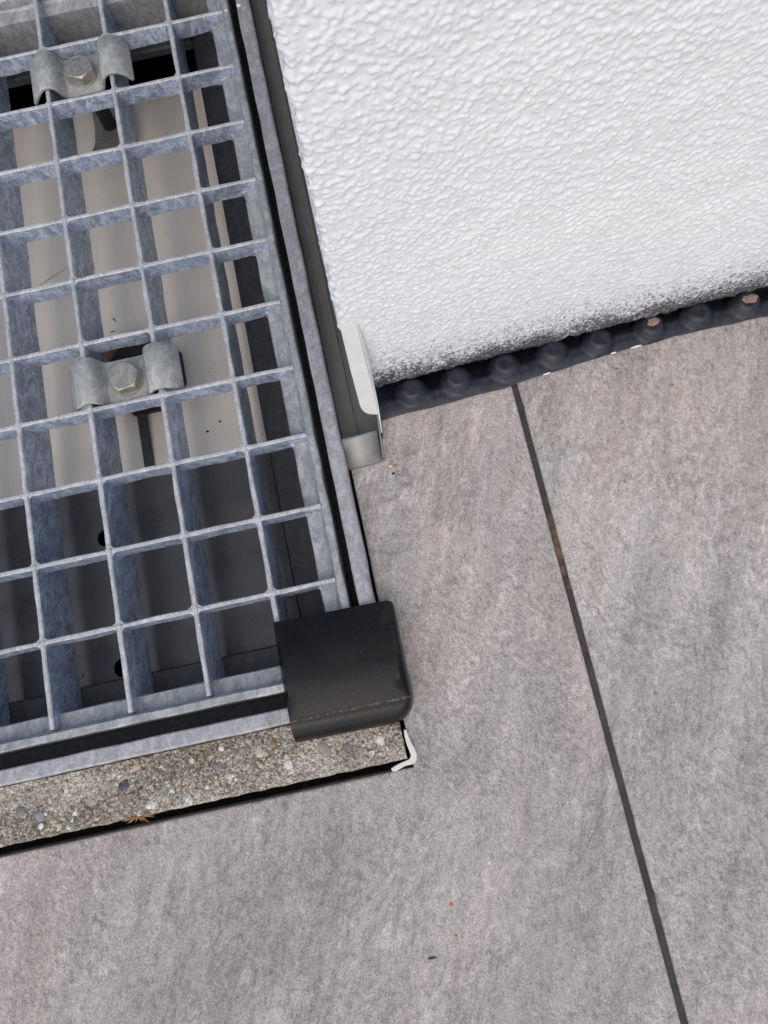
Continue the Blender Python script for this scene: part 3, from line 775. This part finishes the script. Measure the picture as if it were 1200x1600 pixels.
Hm = blur(droplets(23000, 0.5, 1.2, 0.50, 81), 0.9) + 0.04*fnoise((nzf, nsf), 5/step, 0.8, 85) + 0.10*fnoise((nzf, nsf), 30/step, 1, 84)
sg = np.concatenate([s_coarseB, s_fine, s_coarseA]); zg = np.concatenate([z_fine, z_coarse])
Hfull = np.full((len(zg), len(sg)), 0.25); Hfull[:nzf, len(s_coarseB):len(s_coarseB)+nsf] = Hm
Sg, Zg = np.meshgrid(sg, zg)
rad = 2.2
# corner: s<0 runs back along the side face, s>0 along the front face
ang = np.clip(Sg / rad, 0, math.pi/2)
xb = np.where(Sg < 0, 0.0, np.where(Sg < rad*math.pi/2, rad*(1-np.cos(ang)), rad + (Sg - rad*math.pi/2)))
yb = np.where(Sg < 0, rad - Sg, np.where(Sg < rad*math.pi/2, rad*(1-np.sin(ang)), 0.0))
nxv = np.where(Sg < 0, -1.0, np.where(Sg < rad*math.pi/2, -np.cos(ang), 0.0)); nyv = np.where(Sg < 0, 0.0, np.where(Sg < rad*math.pi/2, -np.sin(ang), -1.0))
amp = 1.0
X = xb + nxv*(Hfull-0.3)*amp; Yv = yb + nyv*(Hfull-0.3)*amp
# chipped, receding corner low down; rough foot
edge_n = np.interp(Zg, z_fine, fnoise((1, nzf), 9/step, seed=90)[0]*0.35)
shift = np.clip((58 - Zg)/58, 0, 1.1)*9.0 + edge_n
near = np.exp(-np.clip(xb, 0, None)/7.0); X = X + shift*near
foot = np.clip(1 - (Zg + 1.0)/6.0, 0, 1); Yv = Yv + foot**2*1.6
foot_n = np.interp(sg, s_fine, fnoise((1, nsf), 11/step, seed=91)[0])
Zg2 = Zg + np.clip(1 - (Zg+1.0)/6, 0, 1)*foot_n[None, :]*0.8
cR, sR = math.cos(WROT), math.sin(WROT)
Vw = np.stack([X + 0.5, np.clip(X, 0, None)*sR + Yv, Zg2 + 2], -1)
# underside: one more row going back
under = Vw[0].copy(); under[:, 1] += 14; under[:, 2] += 0.6
Vall = np.concatenate([under[None], Vw]).reshape(-1, 3)
me = np_mesh('render_coat', Vall, grid_faces(len(zg)+1, len(sg)))
wobj = link('render_coat', me, M_wall, wl_o)
plv, plf = box(164, 1050, 92, 500, -40, -2.2)
build('leak_block', plv, plf, M_black, wl_o)  # unseen black block added to stop light leaking under the wall

# ------------------------------------------------------------------ dimpled membrane at the wall foot
mb = empty('dimpled_membrane', (250, 76, TZ)); tag(mb, 'black dimpled plastic membrane strip along the foot of the white wall', 'membrane')
ex = np.array([155, 161.5, 193, 223.2, 263.1, 284.4, 314.7, 344.5, 420, 600]); ey = np.array([67.6, 68.0, 69.3, 71.2, 75.4, 76.8, 77.9, 77.6, 80, 86])
dimp = [(178.2,76.9),(199.3,77.6),(222,79.2),(244.8,81),(266.5,81.2),(291,82.8),(313.4,83.9),(336.2,84.2),(358,85.2),(380,86)]
mxs = np.arange(160.8, 400, 0.8); nrow = 34; VV = []
RB, RT, HD = 7.6, 4.3, 4.6
wv = fnoise((1, len(mxs)), 40, seed=70)[0]*0.35
for k in range(nrow):
    u = k/(nrow-1)
    for i, x in enumerate(mxs):
        y0 = np.interp(x, ex, ey) + wv[i]*0.5; y1 = y0 + 26
        y = y0 + (y1-y0)*u
        lip = y - y0; z = TZ + 1.0 + 0.7*min(1, lip/3) + wv[i]*0.3*(1-u) - max(0, lip - 7.5)*0.9
        for dx, dy in dimp:
            d = math.hypot(x-dx, (y-dy-1.4)*1.05)
            if d < RB: z = max(z, TZ + 1.5 + HD*min(1, (RB-d)/(RB-RT))**0.85 - 0.3*max(0, 1-d/RT))
        VV.append((x, y, z))
me = np_mesh('sheet', np.array(VV) - np.array([250, 76, TZ]), grid_faces(nrow, len(mxs)))
o = link('sheet', me, M_membrane, mb); solid(o, 0.7)
for k, (dx, dy, rr) in enumerate(((291.6, 83.2, 3.3), (336.8, 84.4, 4.0))):           # reddish dust lying on two of the dimples
    pts = []; r = random.Random(k+5)
    for i in range(14):
        a = 2*math.pi*i/14; q = rr*r.uniform(0.7, 1.05)
        pts.append((dx + q*math.cos(a), dy + 1.4 + 0.62*q*math.sin(a), TZ + 6.05))
    V = pts + [(dx, dy+1.4, TZ+6.5)]; F = [(i, (i+1) % 14, 14) for i in range(14)]
    build('dust_patch', V, F, M_dimdirt, mb, smooth=True)
for x0, x1 in ((238, 241.5), (270.5, 273), (280, 285)):                                 # highlights on the cut edge, painted as white slivers
    V, F = [], []
    for i in range(6):
        x = x0 + (x1-x0)*i/5; y = np.interp(x, ex, ey) - 0.1; w = 0.28*math.sin(math.pi*(i+0.5)/6)
        V += [(x, y-w, TZ+1.25), (x, y+w+0.15, TZ+1.45)]
    for i in range(5): F.append((2*i, 2*i+2, 2*i+3, 2*i+1))
    solid(build('edge_glint', V, F, M_paint_glint, mb), 0.2)

# ------------------------------------------------------------------ small things
def tube_mesh(path, rad, n=8, flat=1.0):
    V, F = [], []
    for i, p in enumerate(path):
        p = Vector(p); d = (Vector(path[min(i+1, len(path)-1)]) - Vector(path[max(0, i-1)])).normalized()
        sx = d.cross(Vector((0, 0, 1))).normalized(); up = sx.cross(d); r = rad[i] if isinstance(rad, (list, tuple)) else rad
        for k in range(n):
            a = 2*math.pi*k/n; q = p + sx*math.cos(a)*r + up*math.sin(a)*r*flat; V.append(tuple(q))
    for i in range(len(path)-1):
        for k in range(n): m = (k+1) % n; F.append((i*n+k, i*n+m, (i+1)*n+m, (i+1)*n+k))
    F += [tuple(range(n-1, -1, -1)), tuple((len(path)-1)*n+k for k in range(n))]
    return V, F
P = [(142.9, -66.6), (143.9, -67.0), (144.2, -69.4), (144.7, -72.0), (145.6, -74.6), (146.1, -77.2), (145.8, -79.3), (144.7, -80.6), (142.6, -80.9), (140.4, -80.9), (138.2, -81.6), (136.2, -82.2), (134.7, -81.9), (134.5, -80.7),
     (136.2, -80.0), (138.6, -79.4), (140.8, -79.0), (142.7, -78.6), (143.6, -77.4), (143.3, -75.2), (142.8, -72.4), (142.6, -69.4)]
n = len(P); cx_ = sum(p[0] for p in P)/n; V = [(x, y, -8.8) for x, y in P] + [(x, y, -7.2) for x, y in P] + [(x + (142.9-x)*0.12*(1 if 5 < i < 18 else 0.3), y + (-79.8-y)*0.12*(1 if i > 8 and i < 17 else 0.1), -6.7) for i, (x, y) in enumerate(P)]
F = [(i, (i+1) % n, n+(i+1) % n, n+i)[::-1] for i in range(n)] + [(n+i, n+(i+1) % n, 2*n+(i+1) % n, 2*n+i)[::-1] for i in range(n)] + [tuple(2*n+i for i in range(n))[::-1]]
tag(build('corner_spacer', V, F, M_whiteplastic, None, (144, -78, TZ)), 'small white plastic angle at the corner of the concrete rim', 'plastic angle')
# tuft of dry straw in the gap
VF = []; r = random.Random(3)
for k in range(22):
    a = math.radians(r.uniform(188, 352)); L = r.uniform(3.0, 7.5); b = Vector((28.5 + r.uniform(-.8, .8), -77.6, -8.6 + r.uniform(0, .8)))
    d = Vector((math.cos(a), math.sin(a)*0.55, r.uniform(-0.05, 0.35)))
    VF.append(tube_mesh([b, b + d*L*0.5 + Vector((0, 0, 0.5)), b + d*L], [0.22, 0.16, 0.05], 4))
tag(build('straw_tuft', *merge(*VF), M_straw, None, (28, -79, TZ-1)), 'tuft of dry straw caught in the gap beside the concrete', 'straw')
def crumb(x, y, z, r, mat, name, label, cat, seed, group=None, flat=0.5):
    rr = random.Random(seed); V, F = [], []; nu, nv = 10, 5
    for j in range(1, nv):
        p = math.pi*j/nv
        for i in range(nu):
            a = 2*math.pi*i/nu; q = r*math.sin(p)*rr.uniform(0.75, 1.2); V.append((x + q*math.cos(a), y + q*math.sin(a)*0.8, z + r*flat*(0.6 + math.cos(p))))
    V += [(x, y, z + 1.5*r*flat), (x, y, z)]; t_, b_ = len(V)-2, len(V)-1
    for j in range(nv-2):
        for i in range(nu): m = (i+1) % nu; F.append((j*nu+i, (j+1)*nu+i, (j+1)*nu+m, j*nu+m))
    for i in range(nu): m = (i+1) % nu; F.append((t_, i, m)); F.append((b_, (nv-2)*nu+m, (nv-2)*nu+i))
    return tag(build(name, V, F, mat, None, (x, y, z), True), label, cat, group)
crumb(163.2, 45.9, TZ, 1.0, M_orange, 'leaf_crumb', 'orange brown crumb on the tile beside the metal profile end', 'crumb', 1)
crumb(161.4, 46.3, TZ, 0.8, M_whiteplastic, 'plaster_crumb', 'pale plaster crumb beside the orange crumb near the metal profile', 'crumb', 2)
crumb(161.8, 42.6, TZ, 0.7, M_soil, 'soil_crumb', 'black soil crumb on the tile below the orange crumb', 'crumb', 3)
crumb(147.1, -136.2, TZ, 0.8, M_orange, 'rust_fleck', 'larger orange rust fleck on the lower tile', 'fleck', 4, flat=0.25)
crumb(146.2, -147.6, TZ, 0.65, M_orange, 'rust_fleck', 'smaller orange rust fleck just above the brown twig', 'fleck', 5, flat=0.25)
crumb(293.4, 55.4, TZ, 0.9, M_orange, 'rust_fleck', 'orange rust fleck on the right tile below the membrane', 'fleck', 6, flat=0.2)
crumb(184.4, -0.5, TZ, 0.6, M_orange, 'rust_fleck', 'tiny brown fleck on the tile left of the rusty joint', 'fleck', 7, flat=0.25)
tag(build('twig', *tube_mesh([(133.8, -153.4, TZ+0.35), (135.4, -153.6, TZ+0.4), (137.2, -153.7, TZ+0.3)], [0.35, 0.42, 0.15], 6), M_twig, None, (135.4, -153.6, TZ)), 'short brown twig lying on the lower tile', 'twig')
crumb(-1.6, -12.4, -41.0, 1.2, M_orange, 'dry_leaf', 'orange dry leaf scrap on the dark plate below the grating', 'leaf', 8, flat=0.9)
crumb(136.6, 300.5, 0.0, 1.4, M_paint_glint, 'paint_drip', 'white paint drip on the outer frame strip', 'paint drip', 9, flat=0.25)
crumb(129.8, 299.0, 0.0, 0.9, M_paint_glint, 'paint_drip', 'small white paint drip on the grating edge bar', 'paint drip', 10, flat=0.25)

def sheet_z(y): return -38.6 - (y - 76.8) * 22.4 / 243.2
def stick(x, y, L, a, r, mat, name, label, cat):
    d = Vector((math.cos(a), math.sin(a), 0)); p = Vector((x, y, sheet_z(y) + r + 0.1)); q = p + d*L; q.z = sheet_z(q.y) + r + 0.1
    tag(build(name, *tube_mesh([p, (p+q)/2 + Vector((0.3, 0.2, 0.1)), q], [r*0.7, r, r*0.4], 5), mat, None, (x, y, sheet_z(y))), label, cat)
stick(37.0, 167.5, 3.4, 2.2, 0.32, M_twig, 'twig', 'dark twig on the beige sheet above the lower clip', 'twig')
stick(33.5, 161.5, 2.2, 0.1, 0.3, M_twig, 'seed_husk', 'short dark husk on the beige sheet beside the twig', 'husk')
stick(-2.0, 200.0, 17.0, 0.45, 0.12, M_twig, 'root_thread', 'thin curved brown thread lying on the beige sheet', 'thread')
crumb(76.5, 93.5, sheet_z(93.5), 0.75, M_soil, 'soil_crumb', 'larger black crumb on the beige sheet right of the lower clip', 'crumb', 21)
crumb(83.5, 97.5, sheet_z(97.5), 0.6, M_soil, 'soil_crumb', 'smaller black crumb on the beige sheet nearest the grating edge', 'crumb', 22)
tag(build('dried_grass', *tube_mesh([(60.5, 32, -40.6), (63, 34.5, -40.0), (66.5, 36, -40.4)], [0.15, 0.28, 0.1], 5), M_twig, None, (62, 33, -41)), 'curled dry grass blade on the dark plate below the grating', 'grass blade')
